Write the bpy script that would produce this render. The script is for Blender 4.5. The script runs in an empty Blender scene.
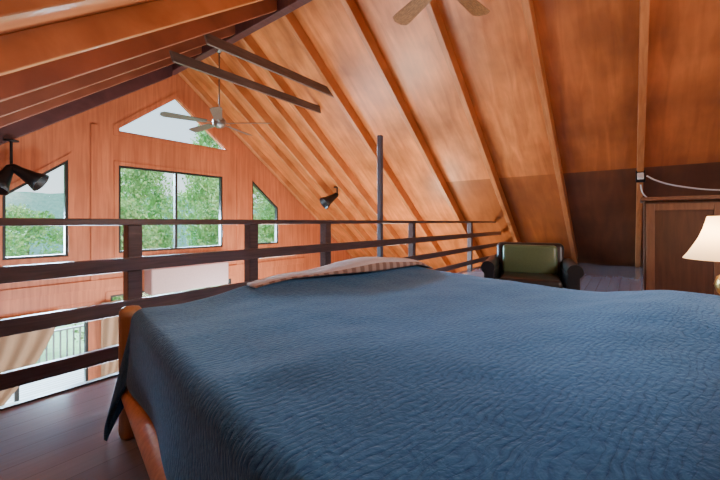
import bpy, bmesh, math, random
from mathutils import Vector, Matrix, noise
random.seed(4)
C=bpy.context.scene.collection
XR,ZR,P=3.90,4.935,0.74      # ridge x, ridge z, pitch (tan)
YG,YB=8.7,-3.2              # gable wall / wall behind
YL=2.72                     # loft edge
ZM=-2.75                    # main floor
# ---------------------------------------------------------------- materials
def newmat(name):
    m=bpy.data.materials.new(name); m.use_nodes=True
    nt=m.node_tree; b=nt.nodes['Principled BSDF']; return m,nt,b
def wood(name,c1,c2,scale=(1,8,1),rough=.5,nscale=3.0,bump=.1,patch=.25,coat=0,spec=.5,pscale=.9):
    m,nt,b=newmat(name); N=nt.nodes; L=nt.links
    tc=N.new('ShaderNodeTexCoord'); mp=N.new('ShaderNodeMapping'); mp.inputs['Scale'].default_value=scale
    L.new(tc.outputs['Object'],mp.inputs['Vector'])
    n=N.new('ShaderNodeTexNoise'); n.inputs['Scale'].default_value=nscale; n.inputs['Detail'].default_value=8; n.inputs['Distortion'].default_value=.7
    L.new(mp.outputs[0],n.inputs['Vector'])
    r=N.new('ShaderNodeValToRGB'); r.color_ramp.elements[0].position=.30; r.color_ramp.elements[1].position=.70
    r.color_ramp.elements[0].color=(*c1,1); r.color_ramp.elements[1].color=(*c2,1)
    L.new(n.outputs['Fac'],r.inputs['Fac'])
    n2=N.new('ShaderNodeTexNoise'); n2.inputs['Scale'].default_value=pscale; n2.inputs['Detail'].default_value=4
    L.new(tc.outputs['Object'],n2.inputs['Vector'])
    mr=N.new('ShaderNodeMapRange'); mr.inputs[1].default_value=.3; mr.inputs[2].default_value=.7; mr.inputs[3].default_value=1-patch; mr.inputs[4].default_value=1+patch
    L.new(n2.outputs['Fac'],mr.inputs[0])
    mx=N.new('ShaderNodeMix'); mx.data_type='RGBA'; mx.blend_type='MULTIPLY'; mx.inputs[0].default_value=1
    L.new(r.outputs[0],mx.inputs[6]); L.new(mr.outputs[0],mx.inputs[7]); L.new(mx.outputs[2],b.inputs['Base Color'])
    bp=N.new('ShaderNodeBump'); bp.inputs['Strength'].default_value=bump; bp.inputs['Distance'].default_value=.01
    L.new(n.outputs['Fac'],bp.inputs['Height']); L.new(bp.outputs[0],b.inputs['Normal'])
    b.inputs['Roughness'].default_value=rough; b.inputs['Coat Weight'].default_value=coat
    b.inputs['Specular IOR Level'].default_value=spec
    return m
def plain(name,c,rough=.5,metal=0,bump=0,bs=60):
    m,nt,b=newmat(name); N=nt.nodes; L=nt.links
    b.inputs['Base Color'].default_value=(*c,1); b.inputs['Roughness'].default_value=rough; b.inputs['Metallic'].default_value=metal
    n=N.new('ShaderNodeTexNoise'); n.inputs['Scale'].default_value=bs; tc=N.new('ShaderNodeTexCoord'); L.new(tc.outputs['Object'],n.inputs['Vector'])
    mx=N.new('ShaderNodeMix'); mx.data_type='RGBA'; mx.inputs[6].default_value=(*[x*.85 for x in c],1); mx.inputs[7].default_value=(*[min(1,x*1.12) for x in c],1)
    L.new(n.outputs['Fac'],mx.inputs[0]); L.new(mx.outputs[2],b.inputs['Base Color'])
    if bump:
        bp=N.new('ShaderNodeBump'); bp.inputs['Strength'].default_value=bump; bp.inputs['Distance'].default_value=.005
        L.new(n.outputs['Fac'],bp.inputs['Height']); L.new(bp.outputs[0],b.inputs['Normal'])
    return m
def glassmat():
    m,nt,b=newmat('window_glass'); N=nt.nodes; L=nt.links
    N.remove(b); o=N['Material Output']; t=N.new('ShaderNodeBsdfTransparent'); g=N.new('ShaderNodeBsdfGlossy'); g.inputs['Roughness'].default_value=.15
    mx=N.new('ShaderNodeMixShader'); mx.inputs[0].default_value=.02
    L.new(t.outputs[0],mx.inputs[1]); L.new(g.outputs[0],mx.inputs[2]); L.new(mx.outputs[0],o.inputs['Surface']); return m
def plankmat(name,c1,c2,cm,rough,w,ln,rot=0,mort=.004,nv=.4):
    m,nt,b=newmat(name); N=nt.nodes; L=nt.links
    tc=N.new('ShaderNodeTexCoord'); mp=N.new('ShaderNodeMapping'); mp.inputs['Rotation'].default_value=(0,0,rot)
    L.new(tc.outputs['Object'],mp.inputs['Vector'])
    br=N.new('ShaderNodeTexBrick'); br.inputs['Scale'].default_value=1; br.inputs['Brick Width'].default_value=ln; br.inputs['Row Height'].default_value=w
    br.inputs['Mortar Size'].default_value=mort; br.inputs['Color1'].default_value=(*c1,1); br.inputs['Color2'].default_value=(*c2,1); br.inputs['Mortar'].default_value=(*cm,1)
    L.new(mp.outputs[0],br.inputs['Vector'])
    mp2=N.new('ShaderNodeMapping'); mp2.inputs['Scale'].default_value=(2,25,1); L.new(mp.outputs[0],mp2.inputs['Vector'])
    n=N.new('ShaderNodeTexNoise'); n.inputs['Scale'].default_value=2; n.inputs['Detail'].default_value=5; L.new(mp2.outputs[0],n.inputs['Vector'])
    mr=N.new('ShaderNodeMapRange'); mr.inputs[3].default_value=1-nv; mr.inputs[4].default_value=1+nv; L.new(n.outputs['Fac'],mr.inputs[0])
    mx=N.new('ShaderNodeMix'); mx.data_type='RGBA'; mx.blend_type='MULTIPLY'; mx.inputs[0].default_value=1
    L.new(br.outputs['Color'],mx.inputs[6]); L.new(mr.outputs[0],mx.inputs[7]); L.new(mx.outputs[2],b.inputs['Base Color'])
    b.inputs['Roughness'].default_value=rough
    return m
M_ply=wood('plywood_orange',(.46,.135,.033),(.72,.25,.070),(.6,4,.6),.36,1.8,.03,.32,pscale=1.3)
M_plyn=wood('plywood_orange_shade',(.36,.102,.024),(.54,.165,.042),(.6,4,.6),.38,1.8,.03,.32,pscale=1.3)  # darker copy of the orange plywood, light falloff put into the colour
M_plym=wood('plywood_mid_shade',(.32,.093,.023),(.44,.138,.035),(.6,4,.6),.42,1.8,.03,.25)  # mid step between panels: stain and light falloff both in the colour
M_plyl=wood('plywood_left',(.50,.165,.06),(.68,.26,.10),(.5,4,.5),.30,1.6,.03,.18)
M_plyld=wood('plywood_left_shade',(.27,.088,.042),(.38,.13,.06),(.5,3,.5),.4,1.6,.03,.15)  # shade of the far left slope painted into the plywood colour
M_plyd=wood('plywood_stain_shade',(.13,.046,.018),(.20,.070,.025),(.5,3,.5),.45,1.6,.03,.35)  # darker panel stain, with light falloff also baked into the colour
M_raft=wood('rafter_wood',(.40,.13,.036),(.62,.24,.08),(1,8,1),.38,2,.05,.15)
M_raftb=wood('rafter_wood_shade',(.20,.065,.035),(.30,.10,.052),(1,8,1),.38,2,.05,.15)  # far left rafters, darkened in colour to carry the shade there
M_beam=wood('dark_beam_wood',(.055,.020,.022),(.10,.037,.038),(1,10,1),.45,3,.08,.2)
M_tie=wood('tie_wood',(.08,.055,.045),(.14,.10,.08),(1,10,10),.5,3,.08,.2)
M_rail=wood('railing_wood',(.070,.052,.054),(.125,.090,.088),(1,12,12),.28,4,.08,.2)
M_gable=wood('gable_siding',(.44,.115,.045),(.64,.195,.078),(7,1,.4),.5,2.2,.05,.15)
M_honey=wood('honey_log',(.36,.18,.08),(.56,.31,.14),(9,9,1),.42,3,.10,.25)
M_redwood=wood('bed_rail_wood',(.48,.20,.08),(.66,.32,.14),(12,1,12),.35,3,.08,.2)
M_cab=wood('cabinet_wood',(.055,.023,.012),(.09,.038,.019),(10,10,1),.4,3,.05,.2)
M_cabtrim=wood('cabinet_trim_wood',(.13,.058,.028),(.19,.09,.045),(10,10,1),.4,3,.05,.2)
M_blade=wood('fan_blade_wood',(.12,.05,.02),(.34,.16,.06),(3,14,3),.4,5,.05,.2)
M_bladeg=wood('fan_blade_grey',(.065,.048,.038),(.13,.10,.08),(3,14,3),.4,5,.05,.2)
M_black=plain('black_metal',(.02,.02,.022),.4,.6)
M_pole=plain('grey_painted_wood',(.10,.11,.14),.4)
M_bronze=plain('dark_bronze_frame',(.03,.028,.024),.4,.3)
M_steel=plain('brushed_steel',(.25,.24,.23),.35,.9)
M_white=plain('white_plastic',(.7,.7,.68),.4)
M_brass=plain('aged_brass',(.5,.33,.12),.3,.9)
M_leather=plain('dark_leather',(.012,.014,.016),.35,0,.2,90)
M_green=plain('green_leather',(.080,.145,.075),.33,0,.1,60)
M_curt=plain('curtain_cloth',(.38,.23,.13),.8,0,.1,80)
M_val=plain('valance_cloth',(.50,.33,.31),.7,0,.1,40)
M_valr=plain('valance_red',(.34,.07,.05),.6,0,.1,40)
M_matt=plain('mattress_cloth',(.6,.6,.58),.8)
M_cream=plain('blanket_cream_cloth',(.56,.56,.58),.85,0,.3,90)
M_floor=plankmat('loft_floor_planks',(.25,.28,.37),(.28,.31,.39),(.18,.20,.26),.11,.14,2.2,0,.002,.12)
M_mfloor=plankmat('main_floor_planks',(.36,.26,.20),(.44,.32,.25),(.07,.05,.04),.25,.12,2.0,math.pi/2)
M_deck=plankmat('deck_boards',(.26,.24,.22),(.33,.30,.28),(.06,.05,.045),.6,.14,3.0,0,.014)
M_deckr=plain('deck_rail_paint',(.16,.22,.22),.6)
M_glass=glassmat()
M_trunk=plain('bark',(.16,.12,.09),.9,0,.5,10)
def leafmat(name,c1,c2):
    m,nt,b=newmat(name); N=nt.nodes; L=nt.links
    tc=N.new('ShaderNodeTexCoord'); n=N.new('ShaderNodeTexNoise'); n.inputs['Scale'].default_value=1.3; n.inputs['Detail'].default_value=4
    L.new(tc.outputs['Object'],n.inputs['Vector'])
    r=N.new('ShaderNodeValToRGB'); r.color_ramp.elements[0].position=.35; r.color_ramp.elements[1].position=.65
    r.color_ramp.elements[0].color=(*c1,1); r.color_ramp.elements[1].color=(*c2,1); L.new(n.outputs['Fac'],r.inputs[0]); L.new(r.outputs[0],b.inputs['Base Color'])
    b.inputs['Roughness'].default_value=.8; b.inputs['Specular IOR Level'].default_value=.1
    return m
M_leaf=leafmat('leaves',(.14,.31,.12),(.31,.47,.19))
M_hill=leafmat('hill_forest',(.11,.27,.24),(.17,.35,.30))
M_ground=leafmat('meadow',(.10,.26,.06),(.18,.34,.10))
def quiltmat():
    m,nt,b=newmat('blue_quilt'); N=nt.nodes; L=nt.links
    uv=N.new('ShaderNodeUVMap')
    nz=N.new('ShaderNodeTexNoise'); nz.inputs['Scale'].default_value=8; nz.inputs['Detail'].default_value=2; L.new(uv.outputs[0],nz.inputs['Vector'])
    vm=N.new('ShaderNodeVectorMath'); vm.operation='MULTIPLY_ADD'; vm.inputs[1].default_value=(.06,.06,0); L.new(nz.outputs['Color'],vm.inputs[0]); L.new(uv.outputs[0],vm.inputs[2])
    mp=N.new('ShaderNodeMapping'); mp.inputs['Scale'].default_value=(50,80,1); L.new(vm.outputs[0],mp.inputs['Vector'])
    n3=N.new('ShaderNodeTexNoise'); n3.inputs['Scale'].default_value=1; n3.inputs['Detail'].default_value=3; n3.inputs['Distortion'].default_value=.2; L.new(mp.outputs[0],n3.inputs['Vector'])
    sx=N.new('ShaderNodeSeparateXYZ'); L.new(vm.outputs[0],sx.inputs[0])
    ml=N.new('ShaderNodeMath'); ml.operation='MULTIPLY'; ml.inputs[1].default_value=math.pi*58; L.new(sx.outputs[1],ml.inputs[0])
    sn=N.new('ShaderNodeMath'); sn.operation='SINE'; L.new(ml.outputs[0],sn.inputs[0])
    ab=N.new('ShaderNodeMath'); ab.operation='ABSOLUTE'; L.new(sn.outputs[0],ab.inputs[0])
    pw=N.new('ShaderNodeMath'); pw.operation='POWER'; pw.inputs[1].default_value=.4; L.new(ab.outputs[0],pw.inputs[0])
    ad=N.new('ShaderNodeMath'); ad.operation='MULTIPLY_ADD'; ad.inputs[1].default_value=.26; L.new(pw.outputs[0],ad.inputs[0]); L.new(n3.outputs['Fac'],ad.inputs[2])
    bp=N.new('ShaderNodeBump'); bp.inputs['Strength'].default_value=.55; bp.inputs['Distance'].default_value=.0075
    L.new(ad.outputs[0],bp.inputs['Height']); L.new(bp.outputs[0],b.inputs['Normal'])
    r=N.new('ShaderNodeValToRGB'); r.color_ramp.elements[0].position=.38; r.color_ramp.elements[1].position=.88
    r.color_ramp.elements[0].color=(.010,.068,.175,1); r.color_ramp.elements[1].color=(.040,.155,.330,1)
    L.new(ad.outputs[0],r.inputs[0]); L.new(r.outputs[0],b.inputs['Base Color'])
    b.inputs['Roughness'].default_value=.72; b.inputs['Sheen Weight'].default_value=.45; b.inputs['Sheen Roughness'].default_value=.4; b.inputs['Sheen Tint'].default_value=(.45,.72,1,1)
    b.inputs['Specular IOR Level'].default_value=.14
    return m
M_quilt=quiltmat()
def stripemat():
    m,nt,b=newmat('striped_blanket'); N=nt.nodes; L=nt.links
    uv=N.new('ShaderNodeUVMap'); wv=N.new('ShaderNodeTexWave'); wv.bands_direction='X'; wv.inputs['Scale'].default_value=4.6; wv.inputs['Distortion'].default_value=.2
    L.new(uv.outputs[0],wv.inputs['Vector'])
    r=N.new('ShaderNodeValToRGB'); e=r.color_ramp.elements; e[0].position=.3; e[0].color=(.20,.13,.10,1); e[1].position=.7; e[1].color=(.36,.28,.24,1)
    L.new(wv.outputs['Fac'],r.inputs[0]); L.new(r.outputs[0],b.inputs['Base Color']); b.inputs['Roughness'].default_value=.85; return m
M_stripe=stripemat()
def shademat():
    m,nt,b=newmat('lamp_shade_fabric'); N=nt.nodes; L=nt.links
    N.remove(b); o=N['Material Output']; d=N.new('ShaderNodeBsdfDiffuse'); t=N.new('ShaderNodeBsdfTranslucent')
    d.inputs[0].default_value=(.9,.76,.55,1); t.inputs[0].default_value=(1,.80,.55,1)
    mx=N.new('ShaderNodeMixShader'); mx.inputs[0].default_value=.5; L.new(d.outputs[0],mx.inputs[1]); L.new(t.outputs[0],mx.inputs[2])
    e=N.new('ShaderNodeEmission'); e.inputs[0].default_value=(1,.66,.36,1); e.inputs[1].default_value=.8
    a=N.new('ShaderNodeAddShader'); L.new(mx.outputs[0],a.inputs[0]); L.new(e.outputs[0],a.inputs[1]); L.new(a.outputs[0],o.inputs['Surface']); return m
M_shade=shademat()
# ---------------------------------------------------------------- helpers
def tag(o,label=None,cat=None,kind=None,group=None):
    if label:o['label']=label
    if cat:o['category']=cat
    if kind:o['kind']=kind
    if group:o['group']=group
    return o
def mkobj(name,me,mat=None,parent=None,loc=(0,0,0),rot=(0,0,0),smooth=False):
    o=bpy.data.objects.new(name,me); C.objects.link(o)
    if mat: 
        me.materials.clear(); me.materials.append(mat)
    if parent: o.parent=parent
    o.location=loc; o.rotation_euler=rot
    if smooth:
        for p in me.polygons:p.use_smooth=True
    return o
def empty(name,loc=(0,0,0),rot=(0,0,0)):
    o=bpy.data.objects.new(name,None); C.objects.link(o); o.location=loc; o.rotation_euler=rot; o.empty_display_size=.1; return o
def bm_box(bm,lo,hi,bev=0,seg=2):
    r=bmesh.ops.create_cube(bm,size=1); vs=r['verts']
    c=[(a+b)/2 for a,b in zip(lo,hi)]; s=[abs(b-a) for a,b in zip(lo,hi)]
    for v in vs: v.co=Vector((v.co.x*s[0]+c[0],v.co.y*s[1]+c[1],v.co.z*s[2]+c[2]))
    if bev:
        es=set(e for v in vs for e in v.link_edges)
        bmesh.ops.bevel(bm,geom=list(es),offset=bev,segments=seg,affect='EDGES',profile=.5)
def mesh_from(bm,name='m'):
    bmesh.ops.recalc_face_normals(bm,faces=bm.faces)
    me=bpy.data.meshes.new(name); bm.to_mesh(me); bm.free(); return me
def box(name,lo,hi,mat,parent=None,loc=(0,0,0),rot=(0,0,0),bev=0,seg=2,smooth=False):
    bm=bmesh.new(); bm_box(bm,lo,hi,bev,seg); return mkobj(name,mesh_from(bm),mat,parent,loc,rot,smooth)
def prism_xz(name,pts,y0,y1,mat,parent=None,bev=0):
    bm=bmesh.new(); a=[bm.verts.new((x,y0,z)) for x,z in pts]; b=[bm.verts.new((x,y1,z)) for x,z in pts]
    bm.faces.new(a); bm.faces.new(b[::-1]); n=len(pts)
    for i in range(n): bm.faces.new((a[i],a[(i+1)%n],b[(i+1)%n],b[i]))
    if bev: bmesh.ops.bevel(bm,geom=list(bm.edges),offset=bev,segments=1,affect='EDGES')
    return mkobj(name,mesh_from(bm),mat,parent)
def lathe_me(prof,seg=32,rf=None):
    bm=bmesh.new(); rings=[]
    for i,(r,z) in enumerate(prof):
        ring=[]
        for k in range(seg):
            a=2*math.pi*k/seg; rr=r*(rf(a,i) if rf else 1)
            ring.append(bm.verts.new((rr*math.cos(a),rr*math.sin(a),z)))
        rings.append(ring)
    for i in range(len(rings)-1):
        for k in range(seg): bm.faces.new((rings[i][k],rings[i][(k+1)%seg],rings[i+1][(k+1)%seg],rings[i+1][k]))
    return bm,rings
def lathe(name,prof,mat,parent=None,loc=(0,0,0),rot=(0,0,0),seg=32,cap=True,rf=None):
    bm,rings=lathe_me(prof,seg,rf)
    if cap: bm.faces.new(rings[0][::-1]); bm.faces.new(rings[-1])
    return mkobj(name,mesh_from(bm),mat,parent,loc,rot,True)
def tube(name,pts,r,mat,parent=None,loc=(0,0,0),res=6):
    cu=bpy.data.curves.new('c','CURVE'); cu.dimensions='3D'; cu.bevel_depth=r; cu.bevel_resolution=res; cu.use_fill_caps=True
    s=cu.splines.new('BEZIER' if len(pts)>2 else 'POLY')
    if len(pts)>2:
        s.bezier_points.add(len(pts)-1)
        for p,q in zip(s.bezier_points,pts): p.co=q; p.handle_left_type=p.handle_right_type='AUTO'
    else:
        s.points.add(len(pts)-1)
        for p,q in zip(s.points,pts): p.co=(*q,1)
    o=bpy.data.objects.new('t',cu); C.objects.link(o); dg=bpy.context.evaluated_depsgraph_get()
    me=bpy.data.meshes.new_from_object(o.evaluated_get(dg)); bpy.data.objects.remove(o)
    return mkobj(name,me,mat,parent,loc,(0,0,0),True)
def plate(name,polys,y,th,mat,parent=None):
    cu=bpy.data.curves.new('c','CURVE'); cu.dimensions='2D'; cu.fill_mode='BOTH'; cu.extrude=th/2
    for p in polys:
        s=cu.splines.new('POLY'); s.points.add(len(p)-1); s.use_cyclic_u=True
        for sp,q in zip(s.points,p): sp.co=(q[0],q[1],0,1)
    o=bpy.data.objects.new('t',cu); C.objects.link(o); dg=bpy.context.evaluated_depsgraph_get()
    me=bpy.data.meshes.new_from_object(o.evaluated_get(dg)); bpy.data.objects.remove(o)
    for v in me.vertices:
        x,yy,z=v.co; v.co=(x,y-z,yy)
    return mkobj(name,me,mat,parent)
def inset(poly,d):
    n=len(poly); out=[]; cx=sum(p[0] for p in poly)/n; cz=sum(p[1] for p in poly)/n
    L=[]
    for i in range(n):
        a=Vector(poly[i]); b=Vector(poly[(i+1)%n]); t=(b-a).normalized(); nn=Vector((-t.y,t.x))
        if (Vector((cx,cz))-a).dot(nn)<0: nn=-nn
        L.append((a+nn*d,t))
    for i in range(n):
        p,t=L[i-1]; q,s=L[i]
        den=t.x*s.y-t.y*s.x; w=q-p; k=(w.x*s.y-w.y*s.x)/den
        out.append(tuple(p+t*k))
    return out
def zl(x): return ZR-P*(XR-x)
def zrt(x): return ZR-P*(x-XR)
def xl(z): return XR-(ZR-z)/P
def xr(z): return XR+(ZR-z)/P
# ---------------------------------------------------------------- shell
S='structure'
T=.12
zs=2.0; YLD=4.74
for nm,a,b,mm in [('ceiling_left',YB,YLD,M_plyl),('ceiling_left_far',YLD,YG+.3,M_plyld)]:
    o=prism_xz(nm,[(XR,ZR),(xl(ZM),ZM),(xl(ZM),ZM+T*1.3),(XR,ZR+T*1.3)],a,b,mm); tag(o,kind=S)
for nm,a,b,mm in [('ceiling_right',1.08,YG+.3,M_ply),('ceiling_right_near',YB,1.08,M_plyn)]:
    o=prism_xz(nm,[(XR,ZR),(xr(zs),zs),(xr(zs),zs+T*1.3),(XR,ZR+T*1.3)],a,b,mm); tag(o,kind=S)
for nm,a,b,mm in [('ceiling_right_lower',3.52,YG+.3,M_ply),('ceiling_right_mid_shade',1.08,3.52,M_plym),('ceiling_right_stain_shade',YB,1.08,M_plyd)]:
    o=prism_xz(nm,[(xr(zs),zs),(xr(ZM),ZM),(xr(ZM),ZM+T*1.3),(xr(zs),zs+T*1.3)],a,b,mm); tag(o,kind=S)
o=prism_xz('wall_back',[(xl(ZM),ZM),(xr(ZM),ZM),(XR,ZR)],YB-.15,YB,M_gable); tag(o,kind=S)
o=box('floor_main',(xl(ZM)-.1,YB,ZM-.2),(xr(ZM)+.1,YG+.1,ZM),M_mfloor); tag(o,kind=S)
zb=-.25
o=prism_xz('floor',[(xl(0),0),(xr(0),0),(xr(zb),zb),(xl(zb),zb)],YB,YL+.05,M_floor); tag(o,kind=S)
o=box('trim_1',(xl(0)+.3,YL+.05,zb),(xr(0)-.05,YL+.09,.012),M_rail); tag(o,kind=S)
w_main=[(2.81,.38),(5.24,.38),(5.24,2.27),(2.81,2.27)]
w_right=[(6.17,.38),(7.12,.38),(7.12,1.50),(6.17,2.27)]
w_left=[(1.05,.38),(1.96,.38),(1.96,2.27),(1.05,1.53)]
w_top=[(2.80,2.98),(5.34,2.98),(5.34,3.06),(4.03,4.08),(2.80,3.08)]
d_left=[(.2,ZM+.04),(2.28,ZM+.04),(2.28,-.66),(.2,-.66)]
d_mid=[(2.66,ZM+.04),(5.5,ZM+.04),(5.5,-.5),(2.66,-.5)]
ops=[w_main,w_right,w_left,w_top,d_left,d_mid]
o=plate('wall_gable',[[(xl(ZM),ZM),(xr(ZM),ZM),(XR,ZR)]]+ops,YG+.08,.16,M_gable); tag(o,kind=S)
for nm,poly,mull in [('window_1',w_main,[4.03]),('window_2',w_right,[]),('window_3',w_left,[]),('window_4',w_top,[]),('door_1',d_left,[1.24]),('door_2',d_mid,[4.08])]:
    fw=.03 if nm=='window_4' else .045
    fr=plate(nm,[poly,inset(poly,fw)],YG+.06,.10,M_gable if nm=='window_4' else M_bronze); tag(fr,kind=S)
    g=plate('glass',[inset(poly,fw)],YG+.07,.008,M_glass,fr)
    for mx_ in mull:
        box('mullion',(mx_-.03,YG+.02,poly[0][1]+.05),(mx_+.03,YG+.10,poly[2][1]-.05),M_bronze,fr)
for k,poly in enumerate([w_main,w_right,w_left,w_top,d_left,d_mid]):
    o=plate('trim_%d'%(k+2),[inset(poly,-.08),inset(poly,.0)],YG-.006,.012,M_gable); tag(o,kind=S)
k=10
for x,z0,z1 in [(2.38,-.14,3.05),(5.72,-.14,3.1)]:
    o=box('trim_%d'%k,(x-.06,YG-.03,z0),(x+.06,YG,z1),M_gable,bev=.006); tag(o,kind=S); k+=1
o=box('trim_%d'%k,(.0,YG-.04,-.32),(8.2,YG,-.14),M_gable,bev=.006); tag(o,kind=S)
# ---------------------------------------------------------------- rafters
h=.27
def rafter(side,y,mat,w=.09,hh=h,ze=None,label=None,group=None):
    ze=ze if ze is not None else (0 if y<YL+.1 else ZM)
    g=.0005
    s=1 if side=='r' else -1
    X0=XR+s*.075; z0=ZR-P*.075-g; X1=XR+s*(ZR-ze-hh)/P; z1=ze+hh-g
    o=prism_xz('rafter',[(X0,z0),(X1,z1),(X1,z1-hh+.002),(X0,z0-hh)],y-w/2,y+w/2,mat,bev=.006)
    tag(o,label,'rafter',group=group); return o
ys=[1.08+1.22*k for k in range(-3,6)]
for y in ys:
    rafter('r',y,M_raft,label='orange-brown rafter running down the plywood ceiling slope',group='rafters on the bright slope')
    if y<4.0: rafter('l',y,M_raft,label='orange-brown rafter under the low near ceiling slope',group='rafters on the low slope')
    else: rafter('l',y,M_raftb,label='rafter with painted-in shade under the shaded ceiling slope',group='rafters on the low slope')
for y in (6.57,7.79):
    rafter('r',y,M_raft,w=.07,hh=.2,label='slim orange-brown rafter between the main rafters near the gable',group='rafters on the bright slope')
rafter('l',YG-.13,M_beam,.24,.42,label='dark stained rake beam against the windowed gable wall')
rafter('r',YG-.10,M_raft,.14,.2,label='thin orange rake rafter against the windowed gable wall')
ZB=ZR-.36
o=box('ridge_beam',(XR-.075,YB,ZB),(XR+.075,YG,ZR-.06),M_beam,bev=.01); tag(o,'long dark stained ridge beam under the ceiling peak','beam')
def tie(y,z,label,w=.05):
    hh=.15; a=xl(z)+.40; b=xr(z)-.06
    o=prism_xz('collar_tie',[(a+.05,z-hh/2),(b,z-hh/2),(b-.05,z+hh/2),(a,z+hh/2)],y-w/2,y+w/2,M_tie,bev=.004)
    tag(o,label,'beam')
tie(4.74+.072,3.68,'dark grey-brown collar tie spanning between rafter pairs')
tie(5.50,3.56,'dark grey-brown collar tie nearer the gable windows')
# ---------------------------------------------------------------- railing
R=empty('loft_railing',(4,YL,0)); tag(R,'dark stained wooden loft railing with four horizontal boards','railing')
def rl(name,lo,hi,mat=M_rail,bev=.006):
    lo=(lo[0]-4,lo[1]-YL,lo[2]); hi=(hi[0]-4,hi[1]-YL,hi[2]); return box(name,lo,hi,mat,R,bev=bev)
for zc in (1.05,.767,.484,.20):
    hz=.022 if zc==1.05 else .045; hy=.06 if zc==1.05 else .02
    x0=max(-3,xl(zc-.05)+.12); x1=xr(zc+.05)-.02
    if zc==1.05: rl('rail',(x0,YL-hy,zc-hz),(x1,YL+hy*.6,zc+hz))
    else: rl('rail',(x0,YL-.085,zc-hz),(x1,YL-.047,zc+hz))
for x in (-.95,0.0,.964,1.92,2.90,4.88,7.4):
    rl('post',(x-.045,YL-.045,0),(x+.045,YL+.045,1.03))
rl('newel_post',(3.99-.032,YL-.032,0),(3.99+.032,YL+.032,2.24),M_pole,.008)
# ---------------------------------------------------------------- bed
A=Vector((.66,1.83)); ang=math.atan2(.2,.98)
BW,BL=2.10,2.10
bed=empty('bed',(A.x,A.y,0),(0,0,-ang)); tag(bed,'log-post bed frame of red-brown wood beside the loft railing','bed')
def cyl(name,r,z0,z1,x,y,mat,par):
    return lathe(name,[(r*.85,z0),(r,z0+.02),(r*1.03,(z0+z1)/2),(r*1.01,z1-.05),(r*.93,z1-.022),(r*.72,z1-.006),(r*.3,z1)],mat,par,(x,y,0),seg=24,rf=lambda a,i:1+.03*math.sin(a*3+i))
for (x,y) in [(.0,.125),(BW-.05,.125),(.04,-BL-.02),(BW-.05,-BL-.02)]:
    cyl('post',.052,0,.635 if y>0 else 1.0,x,y,M_honey,bed)
def lograil(x,z,y0,y1,r,mat=M_redwood):
    return lathe('side_rail',[(r*.8,y0),(r,y0+.03),(r*1.04,(y0+y1)/2),(r,y1-.03),(r*.8,y1)],mat,bed,(x,0,z),(-math.pi/2,0,0),seg=24)
o=lograil(.0,.245,-BL+.04,.09,.055)
box('slat_board',(.035,-BL+.04,.12),(.08,.06,.30),M_redwood,bed,bev=.01)
lograil(BW-.06,.245,-BL+.04,.09,.055)
box('end_rail',(.03,.08,.16),(BW-.1,.12,.32),M_redwood,bed,bev=.01)
box('end_rail',(.09,-BL-.045,.13),(BW-.1,-BL+.005,.9),M_redwood,bed,bev=.01)
box('mattress',(.095,-BL+.05,.2),(BW-.095,-.03,.60),M_matt,bed,bev=.05,seg=4,smooth=True)
# quilt
def ss(a,b,x):
    t=max(0,min(1,(x-a)/(b-a))); return t*t*(3-2*t)
def build_quilt():
    Ld=.335; W,Ln=BW,BL-.02; rho=.055; n=230
    As=[-Ld+(W+2*Ld)*i/n for i in range(n+1)]; Bs=[-Ld+(Ln+Ld+.10)*j/n for j in range(n+1)]
    bm=bmesh.new(); uvl=bm.loops.layers.uv.new('UVMap'); vs=[];uvs={}
    for b in Bs:
        row=[]
        for a in As:
            ax=min(max(a,.03),W-.06); by=min(max(b,.05),Ln)
            dx,dy=a-ax,b-by; r=math.hypot(dx,dy)
            u=ax/W
            foot=.075*math.exp(-(by/.30)**2)*ss(.08,.38,u)*(1-ss(.84,1.0,u))
            pil=.07*ss(1.2,1.7,by)*ss(.35,.75,u)*(1-ss(.92,1,u))+.03*ss(1.5,1.9,by)*ss(0,.2,u)*(1-ss(.35,.75,u))
            wr=.012*noise.noise(Vector((ax*2.0,by*2.6,1.3)))+.0045*noise.noise(Vector((ax*6,by*8,4.1)))
            rid=.008*math.sin(by*9+3*noise.noise(Vector((ax*1.2,by,0))))*noise.noise(Vector((ax*1.5,by*1.5,7)))
            z=.652+foot+pil+wr+rid
            ox=oy=0; dn=0
            if r>1e-6:
                ux,uy=dx/r,dy/r
                if r<rho*math.pi/2:
                    t=r/rho; out=rho*math.sin(t); dn=rho*(1-math.cos(t))
                else:
                    q=r-rho*math.pi/2
                    corner=(2*abs(ux*uy))**1.2
                    q*=1+.32*corner
                    s=(b if abs(ux)>abs(uy) else a)
                    fl=math.radians(1+14*corner)
                    fl+=math.radians(3)*math.sin(s*8+1.0)*min(1,q/.25)*(1-corner)
                    if by>=Ln: fl=math.radians(2)
                    out=rho+q*math.sin(fl); dn=rho+q*math.cos(fl)
                ox,oy=ux*out,uy*out
                k=min(1,dn/.12)
                z=z*(1-k)+(.652+foot*.6+pil*.5)*k
            p=Vector((ax+ox,-(by+oy),z-dn))
            if p.z<.02:p.z=.02
            v=bm.verts.new(p); uvs[v]=(a,b); row.append(v)
        vs.append(row)
    for j in range(n):
        for i in range(n):
            f=bm.faces.new((vs[j][i],vs[j][i+1],vs[j+1][i+1],vs[j+1][i]))
            for l in f.loops: l[uvl].uv=uvs[l.vert]
    me=mesh_from(bm)
    q=mkobj('quilt',me,M_quilt,None,(A.x,A.y,0),(0,0,-ang),True)
    md=q.modifiers.new('s','SOLIDIFY'); md.thickness=.018; md.offset=-1
    tag(q,'slate blue crinkle-stitched quilt spread over the bed','quilt')
build_quilt()
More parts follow.
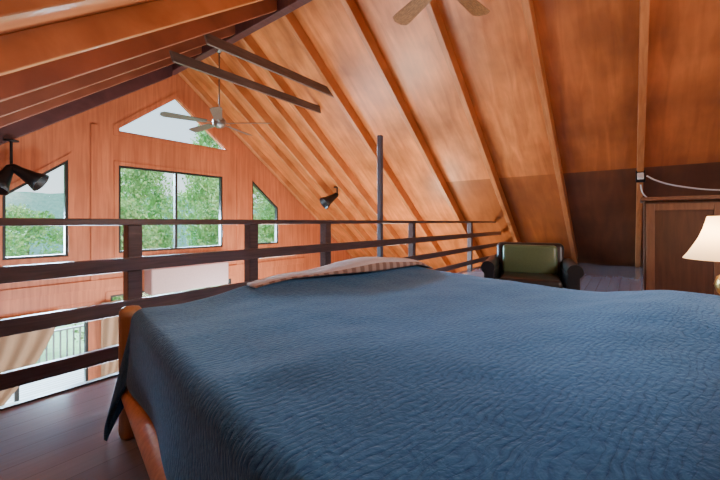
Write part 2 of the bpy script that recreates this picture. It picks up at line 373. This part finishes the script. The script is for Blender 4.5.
def build_blanket():
    bm=bmesh.new(); uvl=bm.loops.layers.uv.new('UVMap'); n,m=70,28; rows=[];uvs={}
    for i in range(n+1):
        s=i/n; x=.52+s*1.45; row=[]
        hgt=.014+.062*(math.sin(math.pi*s)**1.1)*ss(.2,.65,s)
        base=.652+.075*ss(.08,.38,x/BW)*(1-ss(.84,1.0,x/BW))
        wd=.06+.06*ss(0,.5,s)
        for j in range(m):
            t=2*math.pi*j/m
            ct=math.cos(t); st=math.sin(t)
            y=-.09+wd*math.copysign(abs(ct)**.7,ct)+.012*noise.noise(Vector((x*3,t,0)))
            zz=base+.004+hgt*max(-.15,math.copysign(abs(st)**.7,st))*(1+.15*noise.noise(Vector((x*4,t,3))))
            v=bm.verts.new((x,y,zz)); uvs[v]=(x,t*.1); row.append(v)
        rows.append(row)
    for i in range(n):
        for j in range(m):
            f=bm.faces.new((rows[i][j],rows[i][(j+1)%m],rows[i+1][(j+1)%m],rows[i+1][j]))
            f.material_index=1 if abs((j+.5)/m-.5)<.08 else 0
            for l in f.loops: l[uvl].uv=uvs[l.vert]
    bm.faces.new(rows[0]); bm.faces.new(rows[-1][::-1])
    o=mkobj('blanket',mesh_from(bm),None,None,(A.x,A.y,0),(0,0,-ang),True)
    o.data.materials.append(M_cream); o.data.materials.append(M_stripe)
    tag(o,'pale folded blanket with brown striped edge on the bed foot','blanket')
build_blanket()
# ---------------------------------------------------------------- armchair
def armchair(loc,rz):
    E=empty('armchair',loc,(0,0,rz)); tag(E,'dark leather armchair with rolled arms and green back cushion','armchair')
    box('base',(-.36,-.36,.12),(.36,.36,.36),M_leather,E,bev=.03,smooth=True)
    box('seat_cushion',(-.30,-.40,.355),(.30,.22,.46),M_leather,E,bev=.04,seg=4,smooth=True)
    bm=bmesh.new(); bm_box(bm,(-.37,.24,.30),(.37,.40,.79),.05,4)
    for v in bm.verts:
        v.co.y+=(v.co.z-.3)*.18; 
        if v.co.z>.6: v.co.z+=.02*(1-(v.co.x/.4)**2)
    mkobj('backrest',mesh_from(bm),M_leather,E,smooth=True)
    bm=bmesh.new(); bm_box(bm,(-.29,.11,.44),(.29,.25,.775),.035,4)
    for v in bm.verts:
        v.co.y+=(v.co.z-.3)*.18; 
        if v.co.y<.25 : v.co.y-=.02*math.cos(v.co.x/.31*1.4)
    mkobj('back_cushion',mesh_from(bm),M_green,E,smooth=True)
    for sx in (-1,1):
        bm=bmesh.new(); bm_box(bm,(sx*.39-.06,-.38,.12),(sx*.39+.06,.34,.54),.02,2)
        bmesh.ops.create_cone(bm,cap_ends=True,segments=28,radius1=.07,radius2=.07,depth=.76,matrix=Matrix.Translation((sx*.405,-.02,.56))@Matrix.Rotation(math.pi/2,4,'X'))
        mkobj('armrest',mesh_from(bm),M_leather,E,smooth=False)
        for yy in (-.32,.32):
            lathe('leg',[(.018,0),(.024,.04),(.03,.12)],M_cab,E,(sx*.36,yy,0),seg=16)
    return E
armchair((4.30,.90,0),math.radians(-78))
# ---------------------------------------------------------------- cabinet
cab=empty('cabinet',(5.0,-.72,0)); tag(cab,'dark brown wooden cabinet with framed panel doors and moulded top','cabinet')
box('body',(-.20,-.60,.06),(.25,.60,1.27),M_cab,cab,bev=.006)
box('plinth',(-.17,-.57,0),(.22,.57,.06),M_cab,cab)
box('top',(-.25,-.63,1.27),(.27,.63,1.31),M_cabtrim,cab,bev=.01)
for s in (-1,1):
    dr=empty('door',(0,0,0)); dr.parent=cab
    y0,y1=(-.585,-.005) if s<0 else (.005,.585)
    bm=bmesh.new(); f=.07
    bm_box(bm,(-.222,y0,.09),(-.20,y0+f,1.24),.004); bm_box(bm,(-.222,y1-f,.09),(-.20,y1,1.24),.004)
    bm_box(bm,(-.222,y0+f,.09),(-.20,y1-f,.16),.004); bm_box(bm,(-.222,y0+f,1.17),(-.20,y1-f,1.24),.004)
    mkobj('door_frame',mesh_from(bm),M_cabtrim,dr)
    box('door_panel',(-.212,y0+f,.16),(-.20,y1-f,1.17),M_cab,dr)
    lathe('knob',[(.006,0),(.006,.015),(.014,.022),(.012,.032),(.002,.036)],M_brass,dr,(-.222,-.04*s*-1,.7),(0,-math.pi/2,0),seg=16)
# ---------------------------------------------------------------- nightstand and lamp
NX,NY=3.00,-.46
ns=empty('nightstand',(NX,NY,0)); tag(ns,'dark wooden nightstand beside the bed under the table lamp','nightstand')
box('body',(-.22,-.22,.12),(.22,.22,.50),M_cab,ns,bev=.005)
box('top',(-.24,-.24,.50),(.24,.24,.53),M_cabtrim,ns,bev=.008)
box('drawer',(-.235,-.19,.32),(-.22,.19,.48),M_cabtrim,ns,bev=.004)
for x in (-.19,.19):
    for y in (-.19,.19): box('leg',(x-.02,y-.02,0),(x+.02,y+.02,.12),M_cab,ns)
lp=empty('table_lamp',(NX,NY,.53)); tag(lp,'table lamp with glowing ivory pleated shade and turned base','lamp')
lathe('base',[(.075,0),(.078,.012),(.05,.03),(.025,.05),(.02,.07),(.045,.10),(.058,.145),(.045,.19),(.018,.215),(.014,.225),(.022,.235),(.01,.25)],M_brass,lp)
lathe('pole',[(.006,.24),(.006,.595)],M_brass,lp,seg=12)
bm,rings=lathe_me([(.195,.295),(.175,.325),(.150,.37),(.125,.42),(.103,.48),(.085,.555)],96,lambda a,i:1+.012*math.cos(a*48))
sh=mkobj('lamp_shade',mesh_from(bm),M_shade,lp,smooth=True)
lathe('finial',[(.012,.595),(.016,.61),(.006,.625),(.002,.635)],M_brass,lp,seg=12)
def point(name,loc,e,col,r=.05,parent=None):
    l=bpy.data.lights.new(name,'POINT'); l.energy=e; l.color=col; l.shadow_soft_size=r
    o=bpy.data.objects.new(name,l); C.objects.link(o); o.location=loc
    if parent:o.parent=parent
    return o
point('bulb',(0,0,.43),18,(1,.68,.36),.03,lp)
# ---------------------------------------------------------------- outlet + cord
PY=-.14; XO=7.66
ob=empty('outlet_box',(XO-.05,PY,zrt(XO)-h-.09),(0,math.atan(P),0)); tag(ob,'black outlet box with white plugs on a rafter','outlet')
box('housing',(-.05,-.065,-.10),(.0,.065,.14),M_black,ob,bev=.01)
box('plug',(-.10,-.045,-.08),(-.05,.045,.04),M_white,ob,bev=.012)
zc_=zrt(XO)-h-.07
cd=tube('power_cord',[(XO-.17,PY-.08,zc_),(XO-.12,-.34,zc_-.08),(XO,-.7,zc_-.2),(XO+.1,-1.2,zc_-.27),(XO+.1,-2.2,zc_-.24)],.012,M_white); tag(cd,'white electrical cord drooping from the outlet box','cord')
cd=tube('power_cord',[(XO-.17,PY,zc_-.14),(XO-.13,-.18,zc_-.30),(XO-.08,-.32,zc_-.42),(XO-.04,-.6,zc_-.5)],.010,M_white); tag(cd,'short white cord hanging below the outlet box','cord')
# ---------------------------------------------------------------- ceiling fans
def fan(loc,drop,R_,mat,a0,nb,label,bwid=.075,metal=M_steel):
    E=empty('ceiling_fan',loc); tag(E,label,'ceiling fan')
    lathe('canopy',[(.03,-.10),(.065,-.05),(.075,0)],metal,E)
    lathe('downrod',[(.014,-drop),(.014,-.08)],metal,E,seg=12)
    lathe('motor_housing',[(.05,-drop-.22),(.10,-drop-.19),(.125,-drop-.14),(.13,-drop-.07),(.10,-drop-.03),(.03,-drop+.02)],metal,E)
    for k in range(nb):
        a=a0+2*math.pi*k/nb
        B=empty('blade',(0,0,-drop-.12),(0,0,a)); B.parent=E
        bm=bmesh.new()
        n=14; x0=.24; top=[];bot=[]
        for i in range(n+1):
            t=i/n; x=x0+(R_-x0)*t; w=bwid*(.72+.35*t)
            if t>.9: w*=math.sqrt(max(0.05,1-((t-.9)/.1)**2*.8))
            top.append((x,w)); bot.append((x,-w))
        pts=top+bot[::-1]
        a_=[bm.verts.new((x,y,.004+y*.2)) for x,y in pts]; b_=[bm.verts.new((x,y,-.004+y*.2)) for x,y in pts]
        bm.faces.new(a_); bm.faces.new(b_[::-1]); L_=len(pts)
        for i in range(L_): bm.faces.new((a_[i],a_[(i+1)%L_],b_[(i+1)%L_],b_[i]))
        mkobj('blade_panel',mesh_from(bm),mat,B)
        box('blade_bracket',(.09,-.02,-.014),(.30,.02,-.004),metal,B,bev=.003)
    return E
fan((XR,6.6,ZB),1.40,1.05,M_bladeg,.35,5,'ceiling fan with grey-brown blades on a long downrod',.10)
fan((XR,1.75,ZB),.54,1.0,M_blade,math.radians(-8),5,'ceiling fan with carved brown wooden blades above the bed',.12,M_brass)
# ---------------------------------------------------------------- spotlights
def spot(loc,dirs,label,arm=.12,sc=1.0):
    E=empty('spotlight',loc); tag(E,label,'spotlight')
    lathe('mount',[(.07*sc,-.03),(.07*sc,0)],M_black,E)
    tube('arm',[(0,0,-.02),(0,0,-arm)],.015*sc,M_black,E)
    for d in dirs:
        d=Vector(d).normalized(); q=d.to_track_quat('Z','Y')
        o=lathe('lamp_head',[(.03*sc,0),(.05*sc,.03*sc),(.055*sc,.10*sc),(.09*sc,.26*sc),(.125*sc,.36*sc),(.115*sc,.36*sc),(.05*sc,.12*sc)],M_black,E,(0,0,-arm),seg=28)
        o.rotation_euler=q.to_euler(); o.location=Vector((0,0,-arm))-d*.02
    return E
spot((1.13,8.45,zl(1.13)-.42),[(-.45,-.3,-.9),(.85,-.5,-.65)],'pair of black cone spotlights under the dark rake beam',.46,1.4)
xs_=7.72
spot((xs_,6.78,zrt(xs_)-.03),[(-.75,.25,-.5)],'black cone spotlight mounted under the plywood slope',.22,1.5)
# ---------------------------------------------------------------- curtains and valance
def curtain(xa,xb,xtie,zt,ztie,y,label,w1=.16,nf=9):
    bm=bmesh.new(); n,m=90,40; rows=[]
    for j in range(m+1):
        z=zt+(ZM+.03-zt)*j/m
        if z>ztie: t=(zt-z)/(zt-ztie); k=t**1.6; 
        else: k=1-.35*(ztie-z)/(ztie-ZM)
        right=xb+(xtie+w1-xb)*k; left=xa+(xtie-xa)*k*.3
        row=[]
        for i in range(n+1):
            s=i/n; x=left+(right-left)*s
            row.append(bm.verts.new((x,y+.028*math.sin(s*math.pi*nf*2+j*.05)*(1-.4*k),z)))
        rows.append(row)
    for j in range(m):
        for i in range(n): bm.faces.new((rows[j][i],rows[j][i+1],rows[j+1][i+1],rows[j+1][i]))
    o=mkobj('curtain',mesh_from(bm),M_curt,None,smooth=True); md=o.modifiers.new('s','SOLIDIFY'); md.thickness=.006
    tag(o,label,'curtain')
curtain(.1,1.80,.70,-.62,-2.3,YG-.14,'tan curtain swept aside over the glass deck door',.20,6)
curtain(2.46,3.3,2.46,-.60,-2.4,YG-.14,'tan curtain tied back at the central glass door',.32,4)
vb=empty('valance_box',(4.22,YG-.16,-.2)); tag(vb,'long pale pink box valance with red top edge above the door','valance')
box('valance_front',(-.93,-.28,-.36),(.93,.11,.22),M_val,vb,bev=.03,seg=3)
box('valance_top',(-.95,-.30,.22),(.95,.11,.36),M_valr,vb,bev=.02)
# ---------------------------------------------------------------- outside
dk=box('deck',(-6,YG+.17,ZM-.2),(15,YG+3.4,ZM-.02),M_deck); tag(dk,'pale weathered board deck outside the gable wall','deck')
DR=empty('deck_railing',(4,YG+3.3,ZM-.02)); tag(DR,'grey deck railing with thin vertical balusters','railing')
box('rail',(-8,-.05,.93),(9,.05,.97),M_deckr,DR); box('rail',(-8,-.02,.08),(9,.02,.13),M_deckr,DR)
bal=box('baluster',(-.018,-.018,.13),(.018,.018,.93),M_deckr,DR,(-7.9,0,0))
for k in range(1,95):
    c=bal.copy(); c.parent=DR; c.location=(-7.9+k*.14,0,0); C.objects.link(c)
gr=box('ground',(-80,YG+3.6,-9),(90,140,-8),M_ground); tag(gr,'grassy ground sloping away below the deck','ground')
def hill(name,y,hts,label):
    bm=bmesh.new(); n=80; pr=None
    for i in range(n+1):
        x=-160+360*i/n; z=hts+4*noise.noise(Vector((x*.02,y,0)))+1.0*noise.noise(Vector((x*.2,y,0)))
        cur=[bm.verts.new((x,y-30,-12)),bm.verts.new((x,y-8,z*.4-6)),bm.verts.new((x,y,z))]
        if pr:
            for a in range(2): bm.faces.new((pr[a],cur[a],cur[a+1],pr[a+1]))
        pr=cur
    o=mkobj(name,mesh_from(bm),M_hill,smooth=True); tag(o,label,'hill')
hill('hill',150,11,'hazy green forested hill in the distance')
def leafmesh(seed,n=11000):
    rnd=random.Random(seed); bm=bmesh.new()
    cl=[]
    for i in range(58):
        a=rnd.uniform(0,6.28); u=rnd.random(); zz=2.6+u*6.9; rr=rnd.uniform(.3,1)*(2.0*math.sin(math.pi*(.14+.78*u))+.35)
        cl.append((Vector((rr*math.cos(a),rr*math.sin(a),zz)),rnd.uniform(.5,1.0)))
    for i in range(n):
        c,r=rnd.choice(cl); d=Vector((rnd.gauss(0,1),rnd.gauss(0,1),rnd.gauss(0,1))).normalized()*r*rnd.uniform(.5,1)
        p=c+d; s=rnd.uniform(.06,.13); q=Vector((rnd.gauss(0,1),rnd.gauss(0,1),rnd.gauss(0,1))).normalized(); t=q.orthogonal().normalized(); w=q.cross(t)
        vs=[bm.verts.new(p+t*s),bm.verts.new(p+w*s*.6),bm.verts.new(p-t*s),bm.verts.new(p-w*s*.6)]; bm.faces.new(vs)
    me=bpy.data.meshes.new('leaves'); bm.to_mesh(me); bm.free(); me.materials.append(M_leaf); return me
LM=[leafmesh(s) for s in (1,2,3)]
bm,rings=lathe_me([(.22,0),(.16,1.5),(.12,4),(.07,7),(.02,8.6)],10); TM=mesh_from(bm); TM.materials.append(M_trunk)
tp=[(.2,19,-9.0,.95),(6.3,19,-7.4,.95),(12.4,19,-5.8,1.0),(18.8,19,-6,1.05),(2.6,26,-9.0,1.0),(9.2,26.2,-7.4,1.3),(16.0,26.5,-7.0,1.8),(23,27,-6,1.5),(5.4,34,-8.8,1.1),(12.6,34,-8,1.6),(20,36,-6.5,1.7),(-5.2,27,-11.0,1.0),(-2.0,34,-11,1.1),(28,35,-6,1.4)]
for k,(x,y,z,s) in enumerate(tp):
    E=empty('tree',(x,y,z),(0,0,k*1.3)); E.scale=(min(s,1.15),min(s,1.15),s); tag(E,'leafy green deciduous tree beyond the deck','tree',group='trees beyond the deck')
    a=bpy.data.objects.new('crown',LM[k%3]); C.objects.link(a); a.parent=E
    b=bpy.data.objects.new('trunk',TM); C.objects.link(b); b.parent=E
# ---------------------------------------------------------------- light
W=bpy.data.worlds.new('W'); bpy.context.scene.world=W; W.use_nodes=True; nt=W.node_tree; N=nt.nodes; L=nt.links
bg=N['Background']; tc=N.new('ShaderNodeTexCoord'); sp=N.new('ShaderNodeSeparateXYZ'); L.new(tc.outputs['Generated'],sp.inputs[0])
r=N.new('ShaderNodeValToRGB'); r.color_ramp.elements[0].position=0; r.color_ramp.elements[0].color=(.78,.93,.98,1); r.color_ramp.elements[1].position=.6; r.color_ramp.elements[1].color=(.42,.68,.95,1)
L.new(sp.outputs[2],r.inputs[0]); L.new(r.outputs[0],bg.inputs[0]); bg.inputs[1].default_value=2.2
def sun(name,d,e,col,ang):
    l=bpy.data.lights.new(name,'SUN'); l.energy=e; l.color=col; l.angle=math.radians(ang); o=bpy.data.objects.new(name,l); C.objects.link(o)
    o.rotation_euler=Vector(d).to_track_quat('-Z','Y').to_euler(); return o
sun('sun',(.3,.75,-.75),4.5,(1,.97,.9),3)
sun('sky_fill',(.12,-1,-.18),120.0,(.48,.76,1),60)  # added wide soft sun boosting cool daylight through the gable windows
cool=(.64,.84,1)
point('room_fill',(2.6,-2.4,2.3),250,(.94,.95,.95),.4)  # added fill behind the camera, no fixture there
point('hall_fill',(4.6,5.2,-.9),420,(1,.85,.68),.4)  # added warm ceiling fill, hidden from view behind the bed
point('hall_fill',(8.2,4.6,-.6),190,(1,.80,.58),.4)  # second added warm fill, without a fixture
point('deck_bounce_fill',(5.0,7.3,-1.4),310,cool,.4)  # added cool fill inside the hall, imitating bounce off the deck
point('hall_fill',(1.6,4.9,-1.5),540,cool,.4)  # added cool fill for the left slope, hidden by the loft floor
# ---------------------------------------------------------------- camera
cam=bpy.data.cameras.new('cam'); co=bpy.data.objects.new('cam',cam); C.objects.link(co)
cam.sensor_width=36; cam.lens=351/720*36; cam.shift_y=-18/720; cam.clip_start=.02; cam.clip_end=500
th=math.atan(270/351)
co.location=(0,0,1.05); co.rotation_euler=(math.pi/2,0,th-math.pi/2)
bpy.context.scene.camera=co
